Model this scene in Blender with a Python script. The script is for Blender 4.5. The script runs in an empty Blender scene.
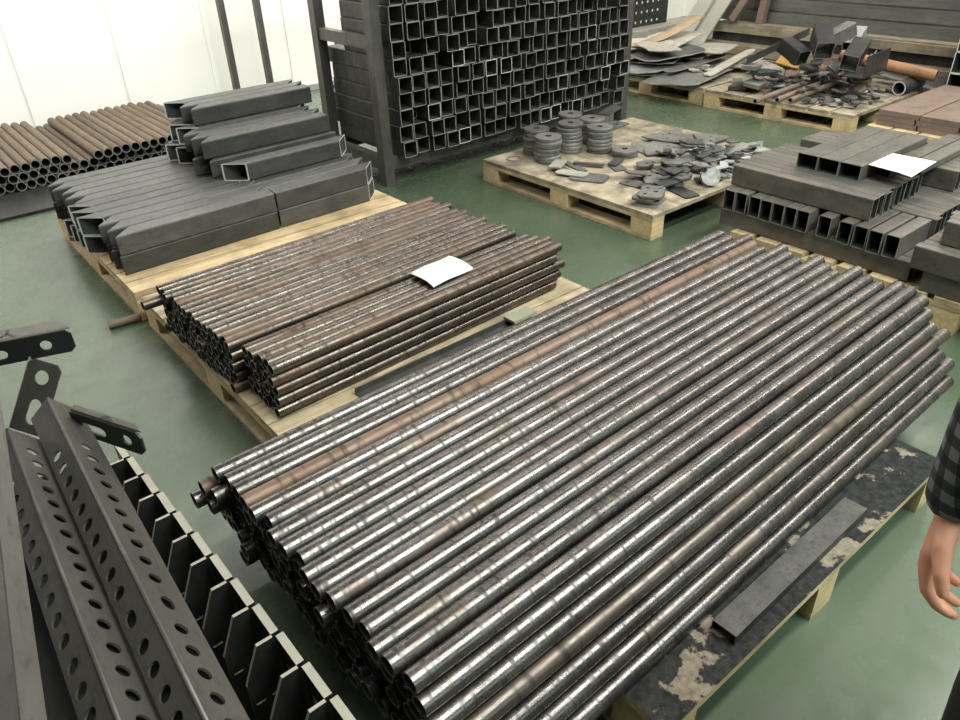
import bpy, bmesh, math, random
from math import sin, cos, pi, radians, sqrt, atan2
from mathutils import Vector, Matrix, Euler
random.seed(7)
C = bpy.context.scene.collection
SC = bpy.context.scene

ORD = ("first second third fourth fifth sixth seventh eighth ninth tenth eleventh twelfth thirteenth fourteenth fifteenth "
       "sixteenth seventeenth eighteenth nineteenth twentieth twenty-first twenty-second twenty-third twenty-fourth "
       "twenty-fifth twenty-sixth twenty-seventh twenty-eighth twenty-ninth thirtieth").split()

# ------------------------------------------------------------------ materials
def nodes_of(name):
    m = bpy.data.materials.new(name)
    m.use_nodes = True
    nt = m.node_tree
    b = nt.nodes['Principled BSDF']
    return m, nt, b

def N(nt, kind, **kw):
    n = nt.nodes.new(kind)
    for k, v in kw.items():
        if k in n.inputs:
            n.inputs[k].default_value = v
        else:
            setattr(n, k, v)
    return n

def coords(nt, scale=(1, 1, 1), per_object=True):
    tc = N(nt, 'ShaderNodeTexCoord')
    mp = N(nt, 'ShaderNodeMapping')
    mp.inputs['Scale'].default_value = scale
    if per_object:
        oi = N(nt, 'ShaderNodeObjectInfo')
        mul = N(nt, 'ShaderNodeMath', operation='MULTIPLY')
        mul.inputs[1].default_value = 57.0
        nt.links.new(oi.outputs['Random'], mul.inputs[0])
        add = N(nt, 'ShaderNodeVectorMath', operation='ADD')
        nt.links.new(tc.outputs['Object'], add.inputs[0])
        nt.links.new(mul.outputs[0], add.inputs[1])
        nt.links.new(add.outputs[0], mp.inputs['Vector'])
        return mp, oi
    nt.links.new(tc.outputs['Object'], mp.inputs['Vector'])
    return mp, None

def ramp(nt, src, stops):
    r = N(nt, 'ShaderNodeValToRGB')
    el = r.color_ramp.elements
    while len(el) < len(stops):
        el.new(0.5)
    for e, (p, c) in zip(el, stops):
        e.position = p
        e.color = (c[0], c[1], c[2], 1) if not isinstance(c, (int, float)) else (c, c, c, 1)
    nt.links.new(src, r.inputs[0])
    return r

def mix(nt, fac, a, b, blend='MIX'):
    n = N(nt, 'ShaderNodeMix', data_type='RGBA', blend_type=blend)
    for s, v in ((n.inputs[0], fac), (n.inputs[6], a), (n.inputs[7], b)):
        if hasattr(v, 'is_linked'):
            nt.links.new(v, s)
        elif isinstance(v, (int, float)):
            s.default_value = v
        else:
            s.default_value = (v[0], v[1], v[2], 1)
    return n.outputs[2]

def noise(nt, mp, scale, detail=4, rough=.6):
    n = N(nt, 'ShaderNodeTexNoise')
    n.inputs['Scale'].default_value = scale
    n.inputs['Detail'].default_value = detail
    n.inputs['Roughness'].default_value = rough
    nt.links.new(mp.outputs[0], n.inputs['Vector'])
    return n.outputs['Fac']

def metal(name, dark, light, rust, rust_lo, rust_hi, metallic, r_lo, r_hi, stretch, marks=0.0, bump=.15, var=.35, mark_scale=46):
    fleck = .84 if mark_scale != 46 else .5
    """mill-scale steel: mottled two-tone, some rust, cross marks that break up the highlight"""
    m, nt, b = nodes_of(name)
    mp, oi = coords(nt, stretch)
    n1 = noise(nt, mp, 7, 6, .65)
    n2 = noise(nt, mp, 38, 3, .7)
    base = ramp(nt, n1, [(.32, dark), (.68, light)]).outputs[0]
    flecks = ramp(nt, n2, [(.28, fleck), (.46, 1.0)]).outputs[0]
    base = mix(nt, .75, base, flecks, 'MULTIPLY')
    mp2, _ = coords(nt, (1.1, 6, 6))
    n3 = noise(nt, mp2, 2.2, 5, .6)
    rf = ramp(nt, n3, [(rust_lo, 0.0), (rust_hi, 1.0)]).outputs[0]
    base = mix(nt, rf, base, rust)
    vr = N(nt, 'ShaderNodeMapRange')
    vr.inputs['To Min'].default_value = 1 - var
    vr.inputs['To Max'].default_value = 1 + var * .6
    nt.links.new(oi.outputs['Random'], vr.inputs[0])
    hs = N(nt, 'ShaderNodeHueSaturation')
    nt.links.new(vr.outputs[0], hs.inputs['Value'])
    nt.links.new(base, hs.inputs['Color'])
    nt.links.new(hs.outputs[0], b.inputs['Base Color'])
    b.inputs['Metallic'].default_value = metallic
    rr = ramp(nt, n2, [(.3, r_hi), (.7, r_lo)]).outputs[0]
    rr = mix(nt, rf, rr, (.75, .75, .75))
    nt.links.new(rr, b.inputs['Roughness'])
    h = n2
    bp = N(nt, 'ShaderNodeBump')
    bp.inputs['Strength'].default_value = bump
    bp.inputs['Distance'].default_value = .004
    if mark_scale != 46 or marks:
        mp3, _ = coords(nt, (1, .25, .25))
        n4 = noise(nt, mp3, mark_scale, 2, .5)
        mk = ramp(nt, n4, [(.33, r_hi), (.52, r_lo)]).outputs[0]
        nt.links.new(mix(nt, rf, mk, (.7, .7, .7)), b.inputs['Roughness'])
        mc = ramp(nt, n4, [(.30, .45), (.44, 1.0)]).outputs[0]
        nt.links.new(mix(nt, 1.0, hs.outputs[0], mc, 'MULTIPLY'), b.inputs['Base Color'])
        mx = N(nt, 'ShaderNodeMath', operation='MULTIPLY_ADD')
        mx.inputs[1].default_value = marks
        nt.links.new(n4, mx.inputs[0])
        nt.links.new(n2, mx.inputs[2])
        h = mx.outputs[0]
    if bump > 0:
        nt.links.new(h, bp.inputs['Height'])
        nt.links.new(bp.outputs[0], b.inputs['Normal'])
    return m

def plain(name, col, rough=.6, metallic=0.0, nscale=12, amt=.25, bump=0.0, col2=None):
    m, nt, b = nodes_of(name)
    mp, oi = coords(nt)
    n = noise(nt, mp, nscale, 5, .65)
    c2 = col2 or tuple(x * (1 - amt) for x in col)
    r = ramp(nt, n, [(.3, c2), (.7, col)])
    nt.links.new(r.outputs[0], b.inputs['Base Color'])
    b.inputs['Roughness'].default_value = rough
    b.inputs['Metallic'].default_value = metallic
    if bump:
        bp = N(nt, 'ShaderNodeBump')
        bp.inputs['Strength'].default_value = bump
        bp.inputs['Distance'].default_value = .003
        nt.links.new(n, bp.inputs['Height'])
        nt.links.new(bp.outputs[0], b.inputs['Normal'])
    return m

M = {}
M['tube'] = metal('mill_scale_tube', (.10, .086, .079), (.20, .182, .172), (.18, .11, .075), .57, .82, .85, .27, .46, (1.6, 2, 2), .0, .0, .2, 80)
M['tube_rusty'] = metal('rusty_tube', (.13, .085, .062), (.21, .148, .112), (.20, .115, .078), .35, .7, .45, .42, .6, (1, 3, 3), .2, .08, .2)
M['tube_small'] = metal('brown_scale_tube', (.075, .061, .052), (.150, .125, .106), (.165, .098, .062), .46, .78, .75, .26, .46, (1.6, 2, 2), .0, .0, .22, 84)
M['tube_brown'] = metal('brown_rust_pipe', (.085, .062, .042), (.165, .125, .083), (.165, .11, .068), .4, .8, .25, .5, .7, (1, 3, 3), 0, .2, .25)
M['square'] = metal('square_tube_steel', (.058, .059, .058), (.115, .110, .102), (.12, .098, .08), .66, .95, .35, .36, .52, (1, 2, 2), 0, .12, .3)
M['rect'] = metal('rectangular_tube_steel', (.092, .084, .073), (.18, .156, .131), (.20, .155, .12), .58, .9, .3, .36, .52, (1, 2, 2), 0, .06, .2)
M['square_dark'] = metal('rack_tube_steel', (.045, .045, .042), (.105, .10, .092), (.11, .09, .07), .6, .9, .45, .4, .6, (2, 2, 1), 0, .12, .3)
M['angle'] = metal('punched_angle_steel', (.075, .067, .060), (.108, .098, .088), (.09, .075, .06), .6, .9, .5, .38, .5, (2, .6, 2), 0, .05, .05)
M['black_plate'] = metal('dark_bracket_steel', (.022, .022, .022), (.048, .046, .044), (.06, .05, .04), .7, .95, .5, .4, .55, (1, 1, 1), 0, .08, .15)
M['scrap'] = metal('grey_cut_plate', (.14, .135, .125), (.27, .26, .24), (.2, .16, .12), .6, .9, .35, .4, .6, (1, 1, 1), 0, .1, .35)
M['scrap_pale'] = metal('pale_sheet_steel', (.33, .31, .265), (.50, .465, .40), (.38, .30, .21), .55, .9, .2, .4, .6, (1, 1, 1), 0, .1, .2)
M['scrap_dark'] = metal('dark_offcut_steel', (.05, .05, .05), (.13, .127, .12), (.14, .1, .07), .62, .9, .5, .35, .55, (1, 1, 1), 0, .1, .35)
M['long_dark'] = metal('long_section_steel', (.10, .10, .088), (.17, .17, .15), (.15, .13, .1), .6, .9, .3, .45, .6, (2, .3, 2), 0, .08, .12)
M['shiny'] = metal('bright_bare_steel', (.42, .42, .41), (.62, .62, .6), (.4, .33, .25), .75, .95, .45, .25, .4, (1, 3, 3), 0, .05, .1)
M['rust'] = metal('orange_rust_steel', (.24, .12, .06), (.42, .22, .11), (.4, .2, .09), .4, .8, .1, .6, .8, (1, 3, 3), 0, .2, .15)
M['red_brown'] = metal('red_brown_steel', (.155, .112, .09), (.25, .185, .15), (.24, .16, .12), .4, .8, .15, .5, .7, (1, 1, 1), 0, .1, .15)
M['edge'] = plain('sawn_steel_edge', (.80, .80, .77), .35, .1, 30, .2)
M['edge_dull'] = plain('dull_sawn_edge', (.36, .355, .335), .4, .15, 30, .35)
M['edge_tan'] = plain('lit_tan_edge', (.42, .385, .315), .45, .3, 30, .2)
M['edge_dark'] = plain('dark_tube_end', (.12, .115, .105), .4, .7, 30, .5)
M['inner'] = plain('tube_bore', (.085, .082, .076), .6, .4, 20, .4)
M['frame'] = metal('rack_frame_steel', (.085, .08, .07), (.15, .14, .125), (.17, .12, .085), .6, .9, .45, .4, .55, (2, 2, 1), 0, .1, .15)
M['paper'] = plain('white_paper', (.86, .86, .82), .7, 0, 6, .03)
M['olive'] = plain('olive_board', (.30, .31, .22), .6, 0, 14, .2)
M['concrete_mark'] = plain('dark_paint_mark', (.03, .03, .03), .6, 0, 14, .2)
M['skin'] = plain('skin', (.90, .43, .27), .5, 0, 9, .12, .05)
M['trousers'] = plain('dark_trousers', (.035, .033, .03), .85, 0, 40, .3)
M['hair'] = plain('dark_hair', (.02, .016, .013), .6, 0, 40, .4)
M['shoe'] = plain('dark_shoe_leather', (.03, .028, .025), .5, 0, 40, .3)
M['eye'] = plain('eye_white', (.8, .8, .78), .3, 0, 5, .02)
M['wall'] = None
M['yellow'] = plain('ochre_painted_steel', (.50, .32, .08), .6, 0, 12, .3)

def plaid():
    m, nt, b = nodes_of('grey_plaid_cloth')
    tc = N(nt, 'ShaderNodeTexCoord')
    sep = N(nt, 'ShaderNodeSeparateXYZ')
    nt.links.new(tc.outputs['Object'], sep.inputs[0])
    def band(sock, sc):
        mu = N(nt, 'ShaderNodeMath', operation='MULTIPLY'); mu.inputs[1].default_value = sc
        nt.links.new(sock, mu.inputs[0])
        fr = N(nt, 'ShaderNodeMath', operation='FRACT'); nt.links.new(mu.outputs[0], fr.inputs[0])
        gt = N(nt, 'ShaderNodeMath', operation='GREATER_THAN'); gt.inputs[1].default_value = .5
        nt.links.new(fr.outputs[0], gt.inputs[0])
        return gt.outputs[0]
    ad = N(nt, 'ShaderNodeMath', operation='ADD')
    xy = N(nt, 'ShaderNodeMath', operation='ADD')
    nt.links.new(sep.outputs['X'], xy.inputs[0]); nt.links.new(sep.outputs['Y'], xy.inputs[1])
    nt.links.new(band(xy.outputs[0], 24), ad.inputs[0]); nt.links.new(band(sep.outputs['Z'], 26), ad.inputs[1])
    hf = N(nt, 'ShaderNodeMath', operation='MULTIPLY'); hf.inputs[1].default_value = .5
    nt.links.new(ad.outputs[0], hf.inputs[0])
    r = ramp(nt, hf.outputs[0], [(0, (.02, .021, .024)), (.5, (.055, .057, .062)), (1, (.22, .22, .23))])
    nt.links.new(r.outputs[0], b.inputs['Base Color'])
    b.inputs['Roughness'].default_value = .9
    return m
M['plaid'] = plaid()

def wood(name, lo, hi, rough=.75, stretch=(1, 9, 9), dirt=.25):
    m, nt, b = nodes_of(name)
    mp, oi = coords(nt, stretch)
    n1 = noise(nt, mp, 5, 5, .6)
    mp2, _ = coords(nt, (1, 1, 1))
    n2 = noise(nt, mp2, 5, 5, .65)
    base = ramp(nt, n1, [(.3, lo), (.7, hi)]).outputs[0]
    d = ramp(nt, n2, [(.36, (1 - dirt * 1.6,) * 3), (.6, (1, 1, 1))]).outputs[0]
    base = mix(nt, 1.0, base, d, 'MULTIPLY')
    nt.links.new(base, b.inputs['Base Color'])
    b.inputs['Roughness'].default_value = rough
    bp = N(nt, 'ShaderNodeBump'); bp.inputs['Strength'].default_value = .2; bp.inputs['Distance'].default_value = .002
    nt.links.new(n1, bp.inputs['Height']); nt.links.new(bp.outputs[0], b.inputs['Normal'])
    return m
M['pine_x'] = wood('pine_board_lengthways', (.50, .36, .19), (.74, .56, .34), stretch=(1, 9, 9))
M['pine_y'] = wood('pine_board_crossways', (.50, .36, .19), (.74, .58, .36), stretch=(9, 1, 9))
M['pine_block'] = wood('pine_block', (.55, .38, .18), (.80, .62, .36), stretch=(1, 7, 7), dirt=.12)
M['dusty_deck'] = wood('dusty_pallet_deck', (.25, .205, .14), (.44, .37, .26), stretch=(2, 2, 2), dirt=.3)
M['dusty_x'] = wood('dusty_pine_board', (.36, .27, .16), (.60, .48, .32), stretch=(1, 9, 9), dirt=.3)
M['wood_brown'] = wood('weathered_brown_board', (.20, .16, .11), (.32, .27, .19), stretch=(9, 1, 9))

def peeled():
    """black-painted ply with patches where the paint has flaked to grey-brown wood"""
    m, nt, b = nodes_of('flaking_black_board')
    mp, _ = coords(nt, (1, 1, 1), False)
    n1 = noise(nt, mp, 6.5, 6, .62)
    n2 = noise(nt, mp, 60, 3, .6)
    blk = ramp(nt, n2, [(.35, (.012, .012, .012)), (.7, (.036, .035, .033))]).outputs[0]
    wd = ramp(nt, n2, [(.3, (.14, .115, .085)), (.7, (.26, .22, .165))]).outputs[0]
    f = ramp(nt, n1, [(.565, 0.0), (.585, 1.0)]).outputs[0]
    nt.links.new(mix(nt, f, blk, wd), b.inputs['Base Color'])
    b.inputs['Roughness'].default_value = .85
    b.inputs['Specular IOR Level'].default_value = .2
    return m
M['peeled'] = peeled()

def floor_mat():
    m, nt, b = nodes_of('green_floor_paint')
    mp, _ = coords(nt, (1, 1, 1), False)
    n1 = noise(nt, mp, .9, 6, .6)
    n2 = noise(nt, mp, 7, 5, .65)
    base = ramp(nt, n1, [(.3, (.056, .080, .049)), (.7, (.096, .124, .078))]).outputs[0]
    sc = ramp(nt, n2, [(.3, (.80, .80, .78)), (.55, (1, 1, 1))]).outputs[0]
    base = mix(nt, .8, base, sc, 'MULTIPLY')
    # a few dark scuffs
    mp2, _ = coords(nt, (1.0, 2.6, 1), False)
    n3 = noise(nt, mp2, 2.1, 8, .7)
    sf = ramp(nt, n3, [(.22, 1.0), (.30, 0.0)]).outputs[0]
    base = mix(nt, sf, base, (.05, .07, .05))
    nt.links.new(base, b.inputs['Base Color'])
    rr = ramp(nt, n2, [(.3, .34), (.7, .20)]).outputs[0]
    nt.links.new(rr, b.inputs['Roughness'])
    bp = N(nt, 'ShaderNodeBump'); bp.inputs['Strength'].default_value = .06; bp.inputs['Distance'].default_value = .004
    nt.links.new(n2, bp.inputs['Height']); nt.links.new(bp.outputs[0], b.inputs['Normal'])
    return m
M['floor'] = floor_mat()

def wall_mat():
    m, nt, b = nodes_of('white_wall_panel')
    b.inputs['Base Color'].default_value = (.86, .85, .79, 1)
    b.inputs['Roughness'].default_value = .55
    return m
M['wall'] = wall_mat()

# ------------------------------------------------------------------ mesh helpers
class MB:
    def __init__(s):
        s.v = []; s.f = []; s.m = []; s.sm = []
    def add(s, vs, fs, mat=0, smooth=False):
        o = len(s.v)
        s.v += [tuple(v) for v in vs]
        for f in fs:
            s.f.append([i + o for i in f]); s.m.append(mat); s.sm.append(smooth)
        return s
    def box(s, x0, x1, y0, y1, z0, z1, mat=0, xf=None):
        vs = [Vector(p) for p in ((x0, y0, z0), (x1, y0, z0), (x1, y1, z0), (x0, y1, z0), (x0, y0, z1), (x1, y0, z1), (x1, y1, z1), (x0, y1, z1))]
        if xf: vs = [xf @ v for v in vs]
        return s.add(vs, [(3, 2, 1, 0), (4, 5, 6, 7), (0, 1, 5, 4), (1, 2, 6, 5), (2, 3, 7, 6), (3, 0, 4, 7)], mat)
    def loft(s, rings, mat=0, smooth=False, closed=True, caps=False):
        n = len(rings[0]); o = len(s.v)
        for r in rings: s.v += [tuple(p) for p in r]
        for k in range(len(rings) - 1):
            for i in range(n if closed else n - 1):
                j = (i + 1) % n
                s.f.append([o + k * n + i, o + k * n + j, o + (k + 1) * n + j, o + (k + 1) * n + i]); s.m.append(mat); s.sm.append(smooth)
        if caps:
            s.f.append([o + i for i in reversed(range(n))]); s.m.append(mat); s.sm.append(False)
            s.f.append([o + (len(rings) - 1) * n + i for i in range(n)]); s.m.append(mat); s.sm.append(False)
        return s
    def prism(s, poly, z0, z1, mat=0, xf=None):
        a = [Vector((p[0], p[1], z0)) for p in poly]; b = [Vector((p[0], p[1], z1)) for p in poly]
        if xf: a = [xf @ v for v in a]; b = [xf @ v for v in b]
        return s.loft([a, b], mat, caps=True)
    def mesh(s, name, mats):
        me = bpy.data.meshes.new(name)
        me.from_pydata(s.v, [], s.f)
        for m in mats: me.materials.append(m)
        me.polygons.foreach_set('material_index', s.m)
        me.polygons.foreach_set('use_smooth', s.sm)
        me.update()
        bm = bmesh.new(); bm.from_mesh(me)
        bmesh.ops.recalc_face_normals(bm, faces=bm.faces)
        bm.to_mesh(me); bm.free()
        return me

def link(name, me, parent=None, loc=(0, 0, 0), rot=(0, 0, 0)):
    o = bpy.data.objects.new(name, me)
    C.objects.link(o)
    o.location = loc; o.rotation_euler = rot
    if parent: o.parent = parent
    return o

def tag(o, label, cat, group=None, kind=None):
    o['label'] = label; o['category'] = cat
    if group: o['group'] = group
    if kind: o['kind'] = kind
    return o

def thing(name, label, cat, loc=(0, 0, 0), rot=(0, 0, 0), group=None):
    return tag(link(name, None, None, loc, rot), label, cat, group)

def structure(name, me, loc=(0, 0, 0), rot=(0, 0, 0)):
    o = link(name, me, None, loc, rot); o['kind'] = 'structure'
    return o

def circ(r, n, x, ph=0.0, cy=0, cz=0):
    return [(x, cy + r * cos(2 * pi * i / n + ph), cz + r * sin(2 * pi * i / n + ph)) for i in range(n)]

def round_tube(name, L, ro, ri, mat, edge, n=20):
    mb = MB()
    seg = 4
    mb.loft([circ(ro, n, L * k / seg) for k in range(seg + 1)], 0, True)
    mb.loft([circ(ri, n, L * k / seg) for k in range(seg + 1)], 2, True)
    for x in (0, L):
        mb.loft([circ(ro, n, x), circ(ri, n, x)], 1)
    return mb.mesh(name, [mat, edge, M['inner']])

def rrect(w, h, r):
    """rounded rectangle outline, width along y, height along z"""
    pts = []
    for cx, cz, a0 in ((w / 2 - r, h / 2 - r, 0), (-w / 2 + r, h / 2 - r, pi / 2), (-w / 2 + r, -h / 2 + r, pi), (w / 2 - r, -h / 2 + r, 3 * pi / 2)):
        for k in range(4):
            a = a0 + k * pi / 6
            pts.append((cx + r * cos(a), cz + r * sin(a)))
    return pts

def rect_tube(name, L, w, h, t, mat, edge, ml=0.0, mr=0.0, r=.008):
    """hollow square section along x, centred on y and z; ends may be mitred (x shifts by ml*y, mr*y)"""
    mb = MB()
    o = rrect(w, h, r); i = rrect(w - 2 * t, h - 2 * t, max(r - t, .002))
    def ring(p, left): return [((ml * y if left else L + mr * y), y, z) for y, z in p]
    mb.loft([ring(o, True), ring(o, False)], 0)
    mb.loft([ring(i, True), ring(i, False)], 2)
    mb.loft([ring(o, True), ring(i, True)], 1)
    mb.loft([ring(o, False), ring(i, False)], 1)
    return mb.mesh(name, [mat, edge, M['inner']])

def plate_mesh(name, outline, holes, th, mats, edge_index=0):
    """flat plate from a 2D outline with true holes cut through it; lies in xy, from z=0 to z=th"""
    cu = bpy.data.curves.new('outline', 'CURVE'); cu.dimensions = '2D'; cu.fill_mode = 'BOTH'; cu.extrude = th / 2
    for pts in [outline] + holes:
        sp = cu.splines.new('POLY'); sp.points.add(len(pts) - 1)
        for q, p in zip(sp.points, pts): q.co = (p[0], p[1], 0, 1)
        sp.use_cyclic_u = True
    ob = bpy.data.objects.new('outline', cu); C.objects.link(ob)
    dg = bpy.context.evaluated_depsgraph_get()
    me = bpy.data.meshes.new_from_object(ob.evaluated_get(dg))
    bpy.data.objects.remove(ob); bpy.data.curves.remove(cu)
    me.name = name
    me.materials.clear()
    for m in mats: me.materials.append(m)
    bm = bmesh.new(); bm.from_mesh(me)
    bmesh.ops.remove_doubles(bm, verts=bm.verts, dist=1e-6)
    bmesh.ops.translate(bm, verts=bm.verts, vec=(0, 0, th / 2))
    bmesh.ops.recalc_face_normals(bm, faces=bm.faces)
    for f in bm.faces:
        f.smooth = False
        f.material_index = edge_index if abs(f.normal.z) < .5 else 0
    bm.to_mesh(me); bm.free()
    return me

def hole(cx, cy, r, n=14):
    return [(cx + r * cos(2 * pi * k / n), cy + r * sin(2 * pi * k / n)) for k in range(n)]
def slot(cx, cy, l, w, ang=0, n=6):
    pts = []
    for s in (1, -1):
        for k in range(n + 1):
            a = -pi / 2 + pi * k / n + (0 if s == 1 else pi)
            pts.append((s * (l / 2 - w / 2) + w / 2 * cos(a), w / 2 * sin(a)))
    return [(cx + x * cos(ang) - y * sin(ang), cy + x * sin(ang) + y * cos(ang)) for x, y in pts]
def rpoly(w, h, r, n=4):
    pts = []
    for sx, sy, a0 in ((1, 1, 0), (-1, 1, pi / 2), (-1, -1, pi), (1, -1, 3 * pi / 2)):
        for k in range(n + 1):
            a = a0 + k * pi / 2 / n
            pts.append((sx * (w / 2 - r) + r * cos(a), sy * (h / 2 - r) + r * sin(a)))
    return pts

# ------------------------------------------------------------------ resting loose pieces on each other
from mathutils.bvhtree import BVHTree
resting = []                                   # (tree, lo, hi) of everything that already lies in a heap
def world_tree(o):
    mw = Matrix.Translation(o.location) @ o.rotation_euler.to_matrix().to_4x4()
    vs = [mw @ v.co for v in o.data.vertices]
    fs = [list(p.vertices) for p in o.data.polygons]
    lo = [min(v[i] for v in vs) for i in range(3)]; hi = [max(v[i] for v in vs) for i in range(3)]
    return vs, fs, lo, hi
def settle(o, base=.1447, step=.004, fixed=False):
    """lower the piece as far as it goes: start on the deck and lift until it touches nothing"""
    vs, fs, lo, hi = world_tree(o)
    dz = 0.0 if fixed else base - lo[2]
    near = [r for r in resting if r[1][0] < hi[0] and r[2][0] > lo[0] and r[1][1] < hi[1] and r[2][1] > lo[1]]
    if not fixed:
        for it in range(160):
            hit = False
            for e in (-.0012, 0.0, .0012):
                t = BVHTree.FromPolygons([v + Vector((0, 0, dz + e)) for v in vs], fs)
                hit = hit or any(r[1][2] < hi[2] + dz + e and r[2][2] > lo[2] + dz + e and t.overlap(r[0]) for r in near)
            if not hit: break
            dz += step
        o.location.z += dz
    t = BVHTree.FromPolygons([v + Vector((0, 0, dz)) for v in vs], fs)
    resting.append((t, [lo[0], lo[1], lo[2] + dz], [hi[0], hi[1], hi[2] + dz]))
    return o

# ------------------------------------------------------------------ setting
me = MB().box(-8, 12, -6, 7.1, -.1, 0).mesh('floor', [M['floor']])
structure('floor', me)
mb = MB().box(-8, 9.6, 7.1, 7.25, 0, 5.5)
for k in range(22):                                      # shallow standing seams of the wall panels
    x = -7.5 + k * .78
    mb.box(x, x + .035, 7.085, 7.101, .03, 5.5)
structure('wall_back', mb.mesh('wall_back', [M['wall']]))
structure('wall_right', MB().box(9.6, 9.75, -6, 7.25, 0, 5.5).mesh('wall_right', [M['wall']]))
structure('baseboard_back', MB().box(-8, 9.6, 7.07, 7.0999, 0.0, .05).mesh('baseboard_back', [plain('grey_skirting', (.36, .36, .33), .6)]))

# ------------------------------------------------------------------ pallets
def pallet(label, x0, x1, y0, y1, deck='pine_x', h=.144, along='x', gap=.03, nb=7, group='wooden pallets on the floor', rz=0.0, blocks_y=3):
    cx, cy = (x0 + x1) / 2, (y0 + y1) / 2
    w, d = (x1 - x0) / 2, (y1 - y0) / 2
    t = thing('wooden_pallet', label, 'pallet', (cx, cy, 0), (0, 0, rz), group)
    mb = MB()
    if along == 'x':
        bw = (2 * d - gap * (nb - 1)) / nb
        for k in range(nb): mb.box(-w, w, -d + k * (bw + gap), -d + k * (bw + gap) + bw, h - .022, h)
    else:
        bw = (2 * w - gap * (nb - 1)) / nb
        for k in range(nb): mb.box(-w + k * (bw + gap), -w + k * (bw + gap) + bw, -d, d, h - .022, h)
    link('deck', mb.mesh('pallet_deck', [M[deck]]), t)
    bs = MB()
    for x in (-w, -.05, w - .1): bs.box(x, x + .1, -d, d, h - .042, h - .0225)
    link('stringer_boards', bs.mesh('pallet_stringers', [M['pine_y']]), t)
    for x in (-w, -.05, w - .1):
        link('runner', MB().box(x, x + .1, -d, d, 0.001, .021).mesh('pallet_runner', [M['pine_y']]), t)
        for k in range(blocks_y):
            y = -d + k * (2 * d - .145) / (blocks_y - 1)
            link('block', MB().box(x + .001, x + .099, y, y + .145, .0215, h - .0425).mesh('pallet_block', [M['pine_block']]), t)
    return t

pallet('pine pallet under the two bundles of short thin tubes', .67, 2.16, 1.70, 3.235, deck='dusty_x', gap=.006, nb=11)
pallet('pine pallet under the mitred square tubes near the white wall', .66, 2.2, 3.30, 4.66, gap=.012, nb=10)
pallet('pine pallet with steel ring stacks and scrap, in the middle of the floor', 3.03, 4.5, 2.30, 3.70, deck='dusty_deck', gap=.004, nb=6, along='y')
pallet('pine pallet under the cross-stacked rectangular tubes', 3.14, 4.5, .82, 1.90, gap=.03, nb=8)
pallet('pine pallet under grey sheet offcuts behind the rack corner', 5.65, 6.75, 3.89, 5.15, deck='dusty_deck', gap=.02, nb=6)
pallet('pine pallet under mixed dark scrap and rusty pipes', 5.63, 6.68, 2.56, 3.86, deck='dusty_deck', gap=.02, nb=7)
pallet('pine pallet under the red-brown steel boards', 5.45, 6.6, 1.15, 2.37, gap=.02, nb=7)
# the front pallet carries a black-painted board
t = pallet('pallet with a flaking black top under the biggest tube bundle', .815, 2.10, .455, 1.66, gap=.005, nb=8, group='wooden pallets on the floor')
for ch in t.children:
    if ch.name.startswith('deck'):
        ch.data = MB().box(-.6425, .6425, -.6025, .6025, .1225, .144).mesh('black_deck', [M['peeled'], M['pine_x']])
        bm = bmesh.new(); bm.from_mesh(ch.data)
        for f in bm.faces:
            if abs(f.normal.z) < .5: f.material_index = 1
        bm.to_mesh(ch.data); bm.free()
        ch['label'] = 'black deck board with flaked patches'

# ------------------------------------------------------------------ the biggest tube bundle
BIG = (.0483, .0487, .0422)
big_meshes = [round_tube('long_tube', L, .0229, .0195, M['tube'], M['edge_dull']) for L in (2.10, 2.13, 2.16)]
rust_mesh = round_tube('rusty_long_tube', 2.12, .0229, .0195, M['tube_rusty'], M['edge_dull'])
dim_rust_mesh = round_tube('dull_rusty_tube', 2.14, .0229, .0195, metal('dull_rusty_tube', (.11, .092, .082), (.205, .172, .152), (.19, .13, .095), .46, .75, .75, .30, .46, (1.2, 2, 2), 0, .0, .1, 42), M['edge_dull'])
RZ = radians(1.1)
def put_big(x, y, z, me, label):
    # turned with the whole bundle about its left end
    dx, dy = x - .38, y - 1.1
    return tag(link('steel_tube', me, None, (.38 + dx * cos(RZ) - dy * sin(RZ), 1.1 + dx * sin(RZ) + dy * cos(RZ), z), (random.random() * 6.28, 0, RZ)), label, 'tube', 'long round tubes of the biggest bundle')
d, p, lh = BIG
for k in range(7):
    n = 23 - k
    y0 = .580 + k * p / 2
    for j in range(n):
        back = n - 1 - j                       # 0 = rearmost
        x = .392 + random.uniform(-.014, .014)
        if k < 6 and random.random() < .08: x -= random.uniform(.015, .04)
        if k in (4, 5) and back < 2: x -= (.07, .04)[back]
        me = big_meshes[(j * 7 + k * 3) % 3]
        z = .1676 + k * .0417
        if k == 6:
            x = .372 + random.uniform(-.012, .012)
            lab = f'long round steel tube, {ORD[back]} from the back on top of the biggest bundle'
            if back == 3: me = rust_mesh; lab = 'rusty brown tube, fourth from the back on top of the biggest bundle'
            if back in (11, 15): z += .009; lab = f'raised long steel tube, {ORD[back]} from the back on top of the biggest bundle'
        elif j == 0:
            x += .03 if k % 2 else .0
            lab = f'long round tube on the sloping near side of the biggest bundle, {ORD[k]} from bottom'
            if k == 3: me = dim_rust_mesh
        elif back == 0:
            lab = f'tube at the far side of the biggest bundle, {ORD[k]} layer from bottom'
            if k == 5: me = dim_rust_mesh
        else:
            lab = f'dark tube end, {ORD[back]} from back in {ORD[k]} layer up of biggest bundle'
        put_big(x, y0 + j * p, z, me, lab)

# channel lying on the black board beside the bundle
mb = MB().box(0, .61, -.031, .031, .027, .030).box(0, .61, -.031, -.028, 0, .027).box(0, .61, .028, .031, 0, .027)
tag(link('steel_channel', mb.mesh('channel', [M['square_dark']]), None, (1.093, .520, .1445), (0, 0, radians(.6))), 'short dark steel channel lying on the flaking black pallet top', 'channel')

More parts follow.
